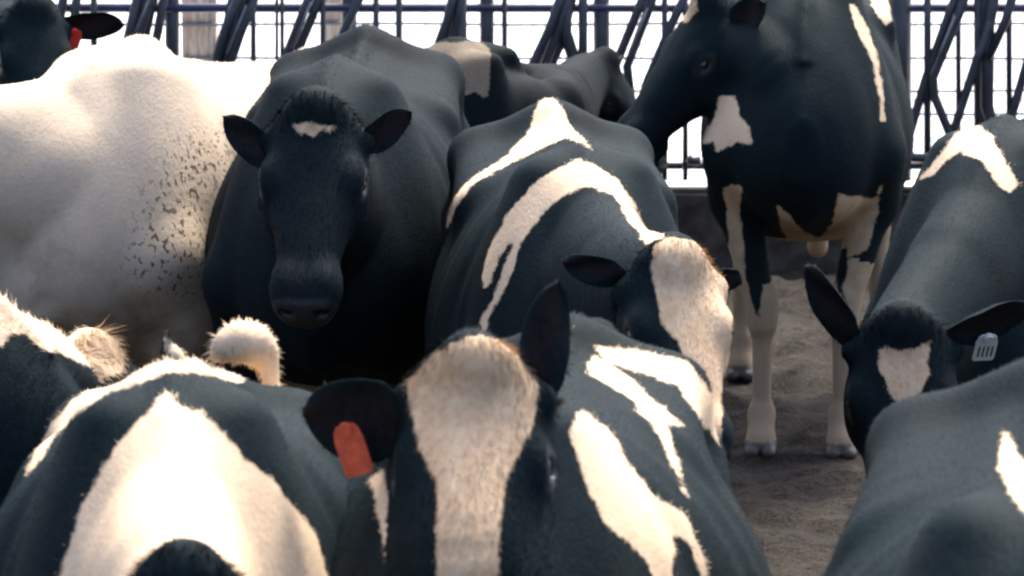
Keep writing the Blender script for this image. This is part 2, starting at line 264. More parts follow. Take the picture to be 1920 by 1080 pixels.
# patches of the hides:outlines in each cow's own space (metres)
DECALS = {
 'A':[
  {'v':1,'part':[2],'f':[[1.571,0.064,1.41],[-0.099,0.995,0.0],[-0.123,-0.012,0.992],[-0.987,-0.098,-0.123],-0.006,0.012],'p':[[-0.044,0.011],[-0.03,-0.011],[-0.013,-0.004],[0.004,-0.014],[0.021,-0.005],[0.04,-0.007],[0.051,0.006],[0.015,0.004],[-0.013,0.015],[-0.03,0.004]]},
 ],
 'B':[
  {'v':1,'part':[2],'f':[[0.695,0.007,1.357],[-0.166,0.986,0.0],[-0.197,-0.033,0.98],[-0.966,-0.163,-0.2],-0.096,0.098],'p':[[-0.099,0.125],[-0.069,0.154],[-0.026,0.187],[0.016,0.197],[0.059,0.188],[0.089,0.145],[0.111,0.107],[0.101,0.06],[0.079,0.018],[0.058,-0.033],[0.049,-0.083],[0.046,-0.136],[0.044,-0.19],[-0.051,-0.189],[-0.05,-0.136],[-0.05,-0.082],[-0.058,-0.033],[-0.077,0.018],[-0.096,0.069]]},
  {'v':1,'part':[0,1],'f':[[-0.297,-0.027,1.353],[-0.149,0.989,0.0],[-0.173,-0.026,0.985],[-0.973,-0.147,-0.175],-0.2,0.143],'p':[[-0.044,0.004],[0.022,0.058],[0.04,0.083],[0.044,0.019],[0.026,-0.029],[-0.016,-0.038],[-0.031,-0.015]]},
  {'v':1,'part':[0,1],'f':[[-0.405,0.165,1.3],[-0.123,0.992,0.0],[-0.179,-0.022,0.984],[-0.976,-0.121,-0.18],-0.048,0.051],'p':[[-0.114,0.051],[-0.048,0.043],[0.06,0.019],[0.09,-0.02],[0.134,-0.088],[0.169,-0.166],[0.153,-0.165],[0.09,-0.098],[0.04,-0.02],[-0.028,-0.001],[-0.091,0.023]]},
  {'v':1,'part':[0,1],'f':[[-0.093,0.193,1.277],[-0.124,0.992,0.0],[-0.189,-0.024,0.982],[-0.974,-0.122,-0.191],-0.251,0.261],'p':[[-0.103,0.114],[-0.08,0.101],[-0.032,0.069],[0.021,0.023],[0.061,-0.012],[0.041,-0.014],[0.03,-0.01],[0.041,-0.051],[0.057,-0.105],[0.066,-0.131],[0.044,-0.087],[0.021,-0.033],[-0.016,0.013],[-0.04,0.042],[-0.112,0.08]]},
  {'v':1,'part':[0,1],'f':[[0.358,0.241,1.202],[-0.125,0.992,0.0],[-0.211,-0.027,0.977],[-0.969,-0.123,-0.213],-0.205,0.248],'p':[[-0.107,0.183],[-0.07,0.149],[-0.015,0.076],[0.021,0.032],[0.071,0.001],[0.093,-0.054],[0.116,-0.11],[0.1,-0.11],[0.075,-0.048],[0.05,-0.03],[0.049,-0.108],[0.017,-0.108],[0.004,-0.073],[-0.031,-0.038],[-0.065,-0.012],[-0.083,0.03],[-0.104,0.09],[-0.119,0.129]]},
  {'v':1,'part':[0,1],'f':[[0.023,-0.251,1.086],[-0.186,0.983,0.0],[-0.212,-0.04,0.976],[-0.959,-0.181,-0.216],-0.685,0.53],'p':[[-0.029,0.082],[-0.007,0.098],[0.002,0.043],[0.014,-0.026],[0.026,-0.096],[0.006,-0.095],[-0.012,-0.005]]},
 ],
 'C':[
  {'v':1,'part':[0,1],'f':[[-0.12,-0.063,1.357],[0.076,0.997,-0.0],[-0.127,0.01,0.992],[-0.989,0.075,-0.127],-0.616,0.332],'p':[[0.015,0.124],[0.047,0.111],[0.07,0.071],[0.089,0.032],[0.124,-0.012],[0.101,-0.0],[0.069,0.015],[0.03,-0.0],[-0.027,-0.032],[-0.109,-0.07],[-0.153,-0.095],[-0.135,-0.07],[-0.072,-0.026],[-0.027,0.019],[-0.008,0.058]]},
  {'v':1,'part':[0,1],'f':[[0.674,-0.109,1.243],[0.077,0.997,-0.0],[-0.149,0.012,0.989],[-0.986,0.076,-0.15],-0.878,0.134],'p':[[-0.133,-0.199],[-0.14,-0.181],[-0.11,-0.122],[-0.086,-0.068],[-0.068,-0.021],[-0.063,-0.004],[-0.081,-0.004],[-0.098,-0.033],[-0.116,-0.092],[-0.13,-0.105],[-0.135,-0.069],[-0.117,-0.016],[-0.075,0.062],[-0.022,0.127],[0.038,0.168],[0.079,0.18],[0.12,0.168],[0.167,0.132],[0.202,0.085],[0.232,0.026],[0.239,-0.011],[0.205,-0.003],[0.184,0.048],[0.154,0.102],[0.113,0.117],[0.078,0.114],[0.026,0.085],[-0.021,0.038],[-0.051,-0.009],[-0.062,-0.045],[-0.086,-0.109],[-0.115,-0.163],[-0.127,-0.198]]},
  {'v':1,'part':[0,1],'f':[[-0.175,-0.237,1.224],[0.058,0.998,-0.0],[-0.139,0.008,0.99],[-0.989,0.057,-0.139],-0.158,0.306],'p':[[-0.038,-0.075],[-0.031,-0.026],[0.001,0.026],[0.042,0.059],[0.038,0.044],[0.006,0.008],[-0.019,-0.036]]},
  {'v':1,'part':[2],'f':[[1.745,0.092,1.197],[0.111,0.994,-0.0],[-0.173,0.019,0.985],[-0.979,0.11,-0.174],-0.092,0.079],'p':[[-0.065,0.19],[-0.032,0.212],[0.011,0.207],[0.053,0.202],[0.076,0.154],[0.093,0.091],[0.091,0.028],[0.081,-0.035],[0.071,-0.098],[0.067,-0.179],[0.065,-0.262],[0.034,-0.262],[0.023,-0.18],[0.012,-0.097],[-0.003,-0.046],[-0.019,0.006],[-0.051,0.048],[-0.064,0.111],[-0.071,0.153]]},
 ],
 'E':[
  {'v':1,'part':[0,1],'f':[[0.445,0.025,1.21],[-0.043,0.999,0.0],[-0.21,-0.009,0.978],[-0.977,-0.042,-0.21],-0.522,1.189],'p':[[-0.034,0.182],[-0.017,0.164],[0.024,0.146],[0.057,0.116],[0.09,0.074],[0.123,0.049],[0.165,-0.002],[0.199,-0.045],[0.224,-0.122],[0.167,-0.118],[0.113,-0.116],[0.074,-0.141],[0.01,-0.14],[-0.053,-0.139],[-0.092,-0.108],[-0.146,-0.11],[-0.201,-0.112],[-0.18,-0.046],[-0.168,-0.005],[-0.134,0.061],[-0.092,0.118],[-0.076,0.139],[-0.051,0.156]]},
  {'v':1,'part':[0,1],'f':[[0.057,-0.107,1.316],[-0.058,0.998,0.0],[-0.185,-0.011,0.983],[-0.981,-0.057,-0.185],-0.443,0.502],'p':[[-0.158,-0.128],[-0.148,-0.097],[-0.116,-0.041],[-0.078,0.002],[-0.02,0.039],[0.034,0.051],[0.085,0.059],[0.106,0.054],[0.084,0.084],[0.083,0.117],[0.094,0.093],[0.127,0.088],[0.146,0.065],[0.165,0.048],[0.208,0.04],[0.241,0.034],[0.212,0.025],[0.153,0.031],[0.092,0.039],[0.041,0.029],[-0.018,0.009],[-0.06,-0.02],[-0.104,-0.058],[-0.138,-0.106]]},
 ],
 'F':[
  {'v':1,'part':[0,1,2],'f':[[0.754,0.076,1.209],[0.937,0.35,-0.0],[-0.06,0.161,0.985],[-0.345,0.923,-0.172],-0.172,0.361],'p':[[-0.13,0.145],[-0.066,0.123],[-0.014,0.1],[0.05,0.073],[0.119,0.047],[0.163,0.018],[0.196,-0.022],[0.178,-0.067],[0.132,-0.079],[0.118,-0.054],[0.07,-0.028],[0.027,-0.013],[-0.005,0.004],[-0.015,0.02],[-0.047,0.018],[-0.068,-0.005],[-0.131,-0.009],[-0.13,0.067]]},
 ],
 'G':[
  {'v':1,'part':[0,1,2],'f':[[0.711,-0.211,1.015],[-0.036,0.999,0.0],[-0.122,-0.004,0.992],[-0.992,-0.036,-0.122],-0.129,0.099],'p':[[-0.038,0.077],[-0.015,0.083],[0.008,0.08],[0.032,0.018],[0.05,-0.004],[0.066,-0.057],[0.048,-0.061],[0.025,-0.055],[-0.037,-0.082],[-0.048,-0.051],[-0.122,-0.072],[-0.091,-0.032],[-0.053,0.003],[-0.038,0.049]]},
  {'v':1,'part':[2],'f':[[0.549,-0.328,1.308],[-0.045,0.999,0.0],[-0.097,-0.004,0.995],[-0.994,-0.045,-0.097],-0.014,0.014],'p':[[-0.022,0.048],[0.001,0.079],[0.014,0.017],[-0.014,-0.017],[-0.045,-0.011]]},
  {'v':1,'part':[0,1],'f':[[0.612,0.187,1.196],[-0.003,1.0,0.0],[-0.107,-0.0,0.994],[-0.994,-0.003,-0.107],-0.057,0.054],'p':[[-0.06,0.158],[-0.041,0.147],[-0.002,0.078],[0.023,0.001],[0.039,-0.091],[0.045,-0.175],[0.036,-0.175],[0.029,-0.106],[0.007,-0.014],[-0.024,0.062],[-0.051,0.116]]},
  {'v':1,'part':[0,1],'f':[[-0.166,0.214,1.276],[-0.001,1.0,0.0],[-0.095,-0.0,0.996],[-0.996,-0.001,-0.095],-0.168,0.254],'p':[[-0.051,0.067],[0.015,0.059],[0.036,-0.047],[0.017,-0.063],[-0.016,-0.015]]},
  {'v':1,'part':[0,1],'f':[[0.596,-0.194,0.708],[-0.034,0.999,0.0],[-0.145,-0.005,0.989],[-0.989,-0.034,-0.145],-0.171,0.103],'p':[[-0.041,0.103],[-0.015,0.114],[0.016,0.106],[0.011,0.029],[0.024,-0.08],[0.029,-0.222],[-0.028,-0.223],[-0.023,-0.049]]},
  {'v':-1,'part':[0,1],'f':[[0.538,-0.14,0.534],[-0.03,1.0,0.0],[-0.158,-0.005,0.987],[-0.987,-0.029,-0.158],-0.016,0.006],'p':[[-0.027,0.107],[0.011,0.107],[0.024,0.005],[0.015,-0.12],[-0.001,-0.105],[-0.023,0.005]]},
  {'v':1,'part':[0,1],'f':[[0.616,0.087,0.738],[-0.011,1.0,0.0],[-0.143,-0.002,0.99],[-0.99,-0.011,-0.143],-0.246,0.306],'p':[[-0.158,0.026],[-0.125,-0.004],[-0.081,-0.051],[-0.042,-0.067],[-0.002,-0.026],[0.015,0.063],[0.058,0.055],[0.12,0.053],[0.138,0.092],[0.129,0.007],[0.1,-0.103],[-0.048,-0.152],[-0.096,-0.122],[-0.152,-0.044]]},
  {'v':-1,'part':[0,1],'f':[[0.536,0.127,0.505],[-0.008,1.0,0.0],[-0.161,-0.001,0.987],[-0.987,-0.008,-0.161],-0.012,0.008],'p':[[-0.033,0.123],[0.001,0.128],[0.008,0.069],[-0.01,0.006],[0.022,-0.088],[0.043,-0.245],[0.024,-0.245],[0.007,-0.12],[-0.029,0.005]]},
 ],
 'H':[
  {'v':1,'part':[0,1],'f':[[0.419,-0.125,1.315],[0.958,0.286,-0.0],[-0.032,0.106,0.994],[-0.284,0.952,-0.111],-0.077,0.142],'p':[[-0.175,0.114],[-0.108,0.111],[-0.05,0.114],[0.046,0.122],[0.081,0.095],[0.083,0.018],[0.073,-0.077],[0.054,-0.086],[0.036,-0.058],[-0.012,-0.077],[-0.05,-0.058],[-0.107,0.018]]},
 ],
 'J':[
  {'v':1,'part':[0,1],'f':[[0.112,-0.045,1.371],[0.015,1.0,-0.0],[-0.201,0.003,0.98],[-0.979,0.014,-0.201],-0.429,0.333],'p':[[-0.017,0.05],[-0.008,0.048],[0.004,0.025],[0.019,0.006],[0.026,-0.068],[0.005,-0.042],[-0.009,-0.016],[-0.02,-0.002]]},
 ],
 'L':[
  {'v':1,'part':[0,1],'f':[[0.611,-0.032,1.348],[-0.17,0.985,0.0],[-0.129,-0.022,0.991],[-0.977,-0.169,-0.131],-0.099,0.103],'p':[[-0.121,-0.035],[-0.078,0.022],[-0.042,0.07],[0.007,0.092],[0.044,0.067],[0.075,0.012],[0.109,-0.043],[0.088,-0.064],[0.064,-0.05],[0.033,-0.007],[0.008,0.017],[-0.029,0.029],[-0.06,0.01],[-0.09,-0.028]]},
  {'v':1,'part':[2],'f':[[1.47,-0.025,1.013],[-0.185,0.983,0.0],[-0.176,-0.033,0.984],[-0.967,-0.182,-0.179],-0.016,0.018],'p':[[-0.056,0.058],[-0.005,0.047],[0.057,0.066],[0.052,-0.003],[0.036,-0.048],[-0.003,-0.077],[-0.032,-0.05],[-0.05,0.007]]},
 ],
 'W':[
  {'v':0,'part':[0,1],'f':[[0.501,0.208,0.994],[-0.567,0.824,0.0],[-0.12,-0.082,0.989],[-0.815,-0.561,-0.146],-0.183,0.235],'p':[[-0.238,-0.124],[-0.215,-0.043],[-0.193,0.038],[-0.171,0.12],[-0.106,0.187],[-0.041,0.256],[0.051,0.281],[0.145,0.308],[0.177,0.233],[0.209,0.159],[0.181,0.079],[0.153,-0.0],[0.138,-0.088],[0.124,-0.176],[0.11,-0.264],[0.031,-0.261],[-0.048,-0.259],[-0.126,-0.258],[-0.182,-0.19]]},
 ],
}
# ------------------------------------------------------------------ the cow
TRUNK = [(-.93, 1.20, 1.02, .05), (-.86, 1.29, .92, .13), (-.72, 1.35, .80, .21), (-.5, 1.385, .70, .27), (-.25, 1.365, .63, .335), (0, 1.355, .59, .365),
         (.22, 1.365, .60, .35), (.42, 1.395, .66, .285), (.6, 1.37, .70, .24), (.75, 1.27, .74, .20), (.86, 1.14, .80, .13), (.92, 1.05, .87, .05)]
HEAD = [(-.035, -.03, -.13, .045), (0, .0, -.17, .085), (.06, .006, -.20, .103), (.13, .004, -.225, .112), (.18, .0, -.23, .112), (.25, -.004, -.215, .093),
        (.33, -.010, -.175, .077), (.40, -.016, -.150, .069), (.45, -.018, -.142, .069), (.49, -.026, -.138, .065), (.515, -.05, -.12, .05), (.52, -.06, -.11, .03)]
def frame(m, roll=0):
    m = np.array(m, float); m /= np.linalg.norm(m); up = np.array([0, 0, 1.]); n = up - m * up.dot(m); n /= np.linalg.norm(n)
    s = np.cross(n, m)
    n2 = n * math.cos(roll) + s * math.sin(roll); return m, np.cross(n2, m), n2

def ear_mesh(base, d, face, L, W, cup, seed, fold=.0):
    """leaf-shaped cupped ear; d = direction of the tip, face = where it opens"""
    d = d / np.linalg.norm(d); face = face - d * face.dot(d); face /= np.linalg.norm(face); ac = np.cross(d, face)
    nu, nvv = 22, 15; V = []; F = []
    for side in (0, 1):
        for i in range(nu):
            u = i / (nu - 1); prof = (min(1, (u * 2.2 + .32))**.8) * (1 - max(0, (u - .45) / .55)**2.1) ** .62 if u < 1 else 0.02
            w = W * max(prof, .03)
            for j in range(nvv):
                v = -1 + 2 * j / (nvv - 1); th = (.0075 * (1 - abs(v)**3) * (1 - .5 * u) + .0008) * (1 if side == 0 else -1)
                curl = cup * (1 - .55 * u)
                a = v * curl; acr = math.sin(a) / max(curl, .01) * w; dep = -(math.cos(a) - math.cos(curl)) / max(curl, .01) * w
                wav = .004 * math.sin(u * 9 + v * 3 + seed)
                V.append(base + d * (L * u) + ac * acr + face * (dep + th + wav - .03 * u * u * fold))
    def id(s, i, j): return s * nu * nvv + i * nvv + j
    for i in range(nu - 1):
        for j in range(nvv - 1):
            F.append((id(0, i, j), id(0, i, j + 1), id(0, i + 1, j + 1), id(0, i + 1, j))); F.append((id(1, i, j), id(1, i + 1, j), id(1, i + 1, j + 1), id(1, i, j + 1)))
        F.append((id(0, i, 0), id(0, i + 1, 0), id(1, i + 1, 0), id(1, i, 0))); F.append((id(0, i, nvv - 1), id(1, i, nvv - 1), id(1, i + 1, nvv - 1), id(0, i + 1, nvv - 1)))
    for j in range(nvv - 1): F.append((id(0, nu - 1, j), id(0, nu - 1, j + 1), id(1, nu - 1, j + 1), id(1, nu - 1, j)))
    return np.array(V), np.array(F), nu * nvv

def build_cow(name, label, psi, size, ref, ref_px, poll, head, group='herd of holstein cows', res=.011, mat=None, ears=None, belly=1.0, drop=0.0,
              white_legs=.30, base_white=-.06, tags=(), hair=14000, tuft=True, lenx=1.0, stance=0.0, extra=None, hair_len=.008, whites=(), ear_white=(-.03, -.03), hump=None, legw=1.0, deep=0.0, hs=1.0, hindw=1.0, teats=True):
    """ref = local point (metres of a size-1 cow) that lands on ref_px of the picture, psi = heading, poll = (px, py, distance),
       head = (muzzle azimuth, muzzle pitch down, roll)"""
    rng = np.random.RandomState(sum(map(ord, label)) % 9973)
    c, s = math.cos(R(psi)), math.sin(R(psi)); M = np.array([[c, -s, 0], [s, c, 0], [0, 0, 1.]]) * size
    refz = ref[2] * size; wp = at_z(ref_px[0], ref_px[1], refz); root = wp - M @ np.array(ref); root[2] = 0
    toL = lambda w: np.linalg.inv(M) @ (np.array(w) - root)
    dirL = lambda v: (lambda q: q / np.linalg.norm(q))(np.linalg.inv(M) @ np.array(v, float))
    PL = toL(at_y(*poll)); az, pt, roll = head
    md = dirL((math.cos(R(az)) * math.cos(R(pt)), math.sin(R(az)) * math.cos(R(pt)), -math.sin(R(pt))))
    hx, hy, hz = frame(md, R(roll)); HP = lambda x, y, z: PL + (hx * x + hy * y + hz * z) * hs
    lo = np.minimum([-1.15, -.52, -.03], PL - .62); hi = np.maximum([1.05, .52, 1.62], PL + .62)
    mz = HP(.55, 0, -.1); lo = np.minimum([-1.12, -.5, -.03], np.minimum(PL - .28, mz - .16)); hi = np.maximum([1.0, .5, 1.56], np.maximum(PL + .28, mz + .16))
    g = Grid(lo, hi, res / size)
    tr = [(x * lenx, t - drop * max(0, min(1, (.3 - x) / .8)), b, w * (1 + (belly - 1) * math.exp(-(x / .45)**2))) for x, t, b, w in [(x, t, b - deep * math.exp(-((x + .05) / .55)**2), w) for x, t, b, w in TRUNK]]
    def ripple(x, y, z):
        rib = .0016 * np.sin(x * 62 + z * 6) * np.exp(-((x - .05) / .3)**2) * np.clip(np.abs(y) / .15 - .8, 0, 1)
        spine = -.010 * np.exp(-(y / .022)**2) * (z > 1.2) * (1 + .08 * np.sin(x * 70))
        hollow = .020 * np.exp(-((x + .36) / .10)**2 - ((z - 1.14) / .09)**2) + .014 * np.exp(-((x - .30) / .06)**2 - ((z - 1.08) / .2)**2)
        return (rib + spine + hollow).astype(np.float32)
    g.loft(tr, (0, 0, 0), (1, 0, 0), (0, 1, 0), (0, 0, 1), .05, 1.72, 2.3, .42, ripple)
    for sy in (-1, 1):
        dr = drop
        g.cap((-.47 * lenx, .02 * sy, 1.335 - dr), (-.50 * lenx, .185 * sy, 1.275 - dr), .045, .035, .045, .035, k=.09); g.cap((-.50 * lenx, .185 * sy, 1.275 - dr), (-.05 * lenx, .20 * sy, 1.225 - dr * .5), .045, .045, .05, .04, k=.09)       # hook bones
        g.cap((-.86 * lenx, .11 * sy, 1.22 - dr), (-.88 * lenx, .12 * sy, 1.16 - dr), .04, .04, .04, .04, k=.05)          # pin bones
        g.cap((-.50 * lenx, .18 * sy, 1.26 - dr), (-.86 * lenx, .11 * sy, 1.21 - dr), .035, .035, .03, .03, k=.07)
        g.cap((.44, .10 * sy, 1.33), (.58, .21 * sy, .92), .06, .11, .07, .10, k=.07)                                      # shoulder blade
        g.cap((.58, .21 * sy, .92), (.44, .215 * sy, .76), .075, .095, .065, .08, k=.06)
        st = stance * sy
        K1 = (.50 + st, .165 * sy * legw, .43); Fk = (.50 + st * 1.3, .165 * sy * legw, .125)
        g.cap((.45, .205 * sy, .78), K1, .065, .085, .042, .047, k=.04); g.cap((K1[0] + .006, K1[1], .47), (K1[0] + .006, K1[1], .40), .049, .050, .046, .048, k=.015)
        g.cap(K1, Fk, .033, .037, .027, .031, k=.02); g.ell((Fk[0], Fk[1], .125), (.042, .040, .042), .02)
        g.cap(Fk, (Fk[0] + .04, Fk[1], .05), .034, .038, .046, .05, k=.02); g.cap((Fk[0] + .015, Fk[1] - .022, .035), (Fk[0] + .085, Fk[1] - .024, .022), .028, .034, .022, .022, k=.008); g.cap((Fk[0] + .015, Fk[1] + .022, .035), (Fk[0] + .085, Fk[1] + .024, .022), .028, .034, .022, .022, k=.008)
        # hind leg
        sh = -stance * sy * .8
        hk = (-.80 * lenx + sh, .185 * sy * hindw, .54); hf = (-.755 * lenx + sh, .185 * sy * hindw, .13)
        g.cap((-.62 * lenx, .17 * sy, 1.08), (-.50 * lenx, .235 * sy, .80), .10, .20, .085, .14, k=.07); g.cap((-.78 * lenx, .15 * sy, 1.08), (-.72 * lenx, .18 * sy, .80), .08, .11, .07, .12, k=.07)
        g.cap((-.56 * lenx, .225 * sy, .82), (hk[0] + .02, hk[1], hk[2] + .03), .075, .13, .038, .055, k=.05)
        g.cap((hk[0], hk[1], hk[2] + .06), (hk[0] + .01, hk[1], hk[2] - .05), .034, .055, .032, .045, k=.03)
        g.cap(hk, hf, .032, .046, .030, .036, k=.02); g.ell((hf[0], hf[1], .13), (.043, .040, .043), .02)
        g.cap(hf, (hf[0] + .035, hf[1], .05), .034, .038, .046, .05, k=.02)
        for q in (-1, 1): g.cap((hf[0] + .01, hf[1] + .022 * q, .035), (hf[0] + .08, hf[1] + .024 * q, .022), .028, .034, .022, .022, k=.008)
    g.ell((-.52 * lenx, 0, .66 if teats else .78), (.22, .15, .16), .06)                                                                     # udder
    for a in ((-.42, -.58) if teats else ()):
        for sy in (-.07, .07): g.cap((a * lenx, sy, .53), (a * lenx, sy * 1.1, .46), .018, .018, .012, .012, k=.02)
    for a, b, r0, r1 in (((-.80 * lenx, 0, 1.315 - drop), (-.93 * lenx, 0, 1.27 - drop), .045, .035), ((-.93 * lenx, 0, 1.27 - drop), (-.985 * lenx, 0, 1.0), .035, .022), ((-.985 * lenx, 0, 1.0), (-.98 * lenx, .015, .66), .022, .018), ((-.98 * lenx, .015, .66), (-.97 * lenx, .02, .40), .03, .035)):
        g.cap(a, b, r0, r0, r1, r1, k=.03)
    if hump: 
        for hc, hr in hump: g.ell(hc, hr, .05)
    # neck
    nb = np.array([.56, 0, 1.06]); ne = HP(.045, 0, -.105); chest = np.array([.76, 0, .98])
    mid = nb * .42 + ne * .58 + np.array([0, 0, .02]); n0h, n1h = .245, .115
    c1 = nb + np.array([.24, 0, .06]); c2 = ne - hx * .02 - hz * .06 + (nb - ne) * .25; pts = []
    for i in range(19):
        t = i / 18; pts.append((1 - t)**3 * nb + 3 * (1 - t)**2 * t * c1 + 3 * (1 - t) * t * t * c2 + t**3 * ne)
    for i in range(18):
        t0, t1 = i / 18, (i + 1) / 18; hf_ = lambda t: n0h + (n1h - n0h) * t**.75; wf_ = lambda t: .165 + (.088 - .165) * t**.7
        sd = np.array([0, 1, 0.]) * (1 - t0) + hy * t0
        g.cap(pts[i], pts[i + 1], wf_(t0), hf_(t0), wf_(t1), hf_(t1), side=sd, k=.05 if i == 0 else .012)
    th = HP(.10, 0, -.20); g.cap(th, pts[8] + np.array([0, 0, -.16]), .03, .04, .035, .05, k=.06); g.cap(pts[8] + np.array([0, 0, -.16]), (.80, 0, .80), .035, .05, .04, .06, k=.06)   # throat and dewlap
    g.cap((.35, 0, 1.36), pts[8] + np.array([0, 0, .10]), .05, .05, .05, .05, k=.09)
    # head
    g.loft([tuple(q * hs for q in st) for st in HEAD], PL, hx, hy, hz, .03, 2.7, 2.2, .60)
    g.ell(HP(.005, 0, .0), (.05, .05, .035), .04, rot=(hx, hy, hz))
    for sy in (-1, 1):
        g.ell(HP(.165, .092 * sy, -.045), (.042, .028, .030), .025, rot=(hx, hy, hz))       # brow
        g.ell(HP(.16, .083 * sy, -.14), (.085, .035, .07), .04, rot=(hx, hy, hz))           # cheek
        g.ell(HP(.44, .041 * sy, -.065), (.05, .034, .045), .03, rot=(hx, hy, hz)); g.ell(HP(.487, .040 * sy, -.05), (.022, .024, .016), .015, rot=(hx, hy, hz))
        g.ell(HP(.497, .038 * sy, -.058), (.026, .016, .014), .008, rot=(hx, hy, hz), sub=True)
        g.ell(HP(.172, .117 * sy, -.062), (.019, .012, .013), .008, rot=(hx, hy, hz), sub=True)
        g.cap(HP(.05, .07 * sy, -.08), HP(.05, .115 * sy, -.075), .032, .030, .024, .020, k=.03)
    g.cap(HP(.43, 0, -.152), HP(.475, 0, -.148), .05, .02, .04, .018, side=hy, k=.02)
    if extra: extra(g, lambda *q: toL(at_y(*q)))
    P, Q = g.mesh(2)
    H = np.stack([(P - PL) @ hx, (P - PL) @ hy, (P - PL) @ hz], 1) / hs
    part = np.zeros(len(P), int); part[(H[:, 0] > -.03) & (np.abs(H[:, 1]) < .132) & (H[:, 2] > -.26) & (H[:, 2] < .1)] = 2
    part[(part == 0) & (P[:, 0] > .62) & (P[:, 2] > .95)] = 1
    hw = np.where(P[:, 2] < white_legs + .06 * np.sin(P[:, 0] * 9) + .04 * np.sin(P[:, 1] * 13), white_legs - P[:, 2], -.2)
    white = np.maximum(np.full(len(P), base_white), np.clip(hw, -.2, .1)); bare = np.zeros(len(P))
    bare = np.maximum(bare, np.clip((H[:, 0] - .485) / .012, 0, 1) * (H[:, 2] > -.115) * (part == 2)); bare = np.maximum(bare, (P[:, 2] < .052) * 1.0)
    for k_ in (1, -1): bare = np.maximum(bare, np.clip(1.6 - np.linalg.norm((H - [.172, .112 * k_, -.06]) / [.032, .03, .02], axis=1), 0, 1) * (part == 2))
    ears = ears or (None, None)
    # ears: index 0 = cow's right (picture left when she faces us), 1 = cow's left
    earinfo = []; inner = np.zeros(len(P))
    nb_ = len(P)
    for e, sy, ew in zip(ears, (-1, 1), ear_white):
        e = dict(dict(dir=(-.12, 1.0, .12), face=(.55, 0, .25), L=.205, W=.058, cup=1.0, fold=.6), **(e or {}))
        dv = e['dir'][0] * hx + e['dir'][1] * sy * hy + e['dir'][2] * hz; fv = e['face'][0] * hx + e['face'][1] * sy * hy + e['face'][2] * hz
        base = HP(e.get('at', .055), .092 * sy, -.075); EV, EF, nf_ = ear_mesh(base, dv, fv, e['L'], e['W'], e['cup'], sy, e['fold'])
        Q = np.concatenate([Q, EF + len(P)]); P = np.concatenate([P, EV]); part = np.concatenate([part, np.full(len(EV), 3)])
        white = np.concatenate([white, np.full(len(EV), ew)]); bare = np.concatenate([bare, np.zeros(len(EV))]); hfv = np.arange(len(EV)) < len(EV) // 2; vv_ = -1 + 2 * (np.arange(len(EV)) % 15) / 14; inner = np.concatenate([inner, hfv * np.clip(1.3 - 1.5 * np.abs(vv_), 0, 1)]); earinfo.append((base, dv / np.linalg.norm(dv), fv, e['L']))
    tailb = np.zeros(len(P))
    for q in whites:
        dd = np.linalg.norm(P - toL(at_y(*q[:3])), axis=1); white = np.maximum(white, q[3] - dd); tailb = np.maximum(tailb, (dd < q[3]) * 1.0)
    nrm = vnormals(P, Q); specks = np.zeros(len(P))
    for dc in DECALS.get(name, []):
        o, u, v, w, d0, d1 = (np.array(q) for q in dc['f']); rel = P - o; p2 = np.stack([rel @ u, rel @ v], 1); dep = rel @ w
        sd = poly_sd(p2, dc['p']); ok = np.isin(part, dc['part']) & (dep > d0 - .12) & (dep < d1 + .12) & ((nrm @ w) < .15)
        if dc['v'] > 0: white = np.where(ok, np.maximum(white, sd), white)
        elif dc['v'] < 0: white = np.where(ok, np.minimum(white, -sd), white)
        else: specks = np.where(ok, np.maximum(specks, np.clip(sd / .13, 0, 1)), specks)
    rootE = bpy.data.objects.new('cow', None); C.objects.link(rootE); rootE.location = root; rootE.rotation_euler = (0, 0, R(psi)); rootE.scale = (size,) * 3
    rootE.empty_display_size = .3; tag(rootE, label, 'cow', group)
    body = np_mesh('body', P, Q, mat, dict(white=white, bare=bare, specks=specks, inner=inner, face=(part == 2) * 1.0), rootE)
    PARTS[name] = (body, part)
    # hair: a coat of short fine blades that follows the hide
    area = np.linalg.norm(np.cross(P[Q[:, 2]] - P[Q[:, 0]], P[Q[:, 3]] - P[Q[:, 1]]), axis=1) / 2
    boost = np.where(part[Q[:, 0]] == 2, 2.2, 1.0) * np.where(P[Q[:, 0], 2] < .5, .25, 1.0) * (bare[Q[:, 0]] < .1)
    pr = area * boost; n = int(hair * area.sum() * size * size * .8)
    f = rng.choice(len(Q), n, p=pr / pr.sum()); a, b = rng.rand(n, 1), rng.rand(n, 1)
    bl = lambda A: (A[Q[f, 0]] * ((1 - a) * (1 - b)) + A[Q[f, 1]] * (a * (1 - b)) + A[Q[f, 2]] * (a * b) + A[Q[f, 3]] * ((1 - a) * b))
    hp, hn = bl(P), bl(nrm); hwv = bl(white[:, None])[:, 0]; isear = part[Q[f, 0]] == 3; ish = part[Q[f, 0]] == 2
    flow = np.where(ish[:, None], hx * 1.0, np.array([-1.0, 0, -.55])); flow = flow - hn * (flow * hn).sum(1, keepdims=True); flow /= np.linalg.norm(flow, axis=1)[:, None] + 1e-6
    crest = np.exp(-(hp[:, 1] / .035)**2) * (hp[:, 2] > 1.15) * (~ish) ; Hh = (hp - PL); hxx = Hh @ hx
    L_ = hair_len * (.6 + .8 * rng.rand(n)) * (1 + .5 * crest) * np.where(isear, 1.5, 1) * (1 + 1.2 * bl(np.array(tailb)[:, None])[:, 0])
    if tuft: L_ = L_ * (1 + 1.5 * np.exp(-((hxx - .0) / .045)**2) * ish)
    up = .30 + .25 * crest + .45 * np.exp(-((hxx) / .05)**2) * ish
    bd = flow + hn * up[:, None] + rng.randn(n, 3) * .2; bd /= np.linalg.norm(bd, axis=1)[:, None]
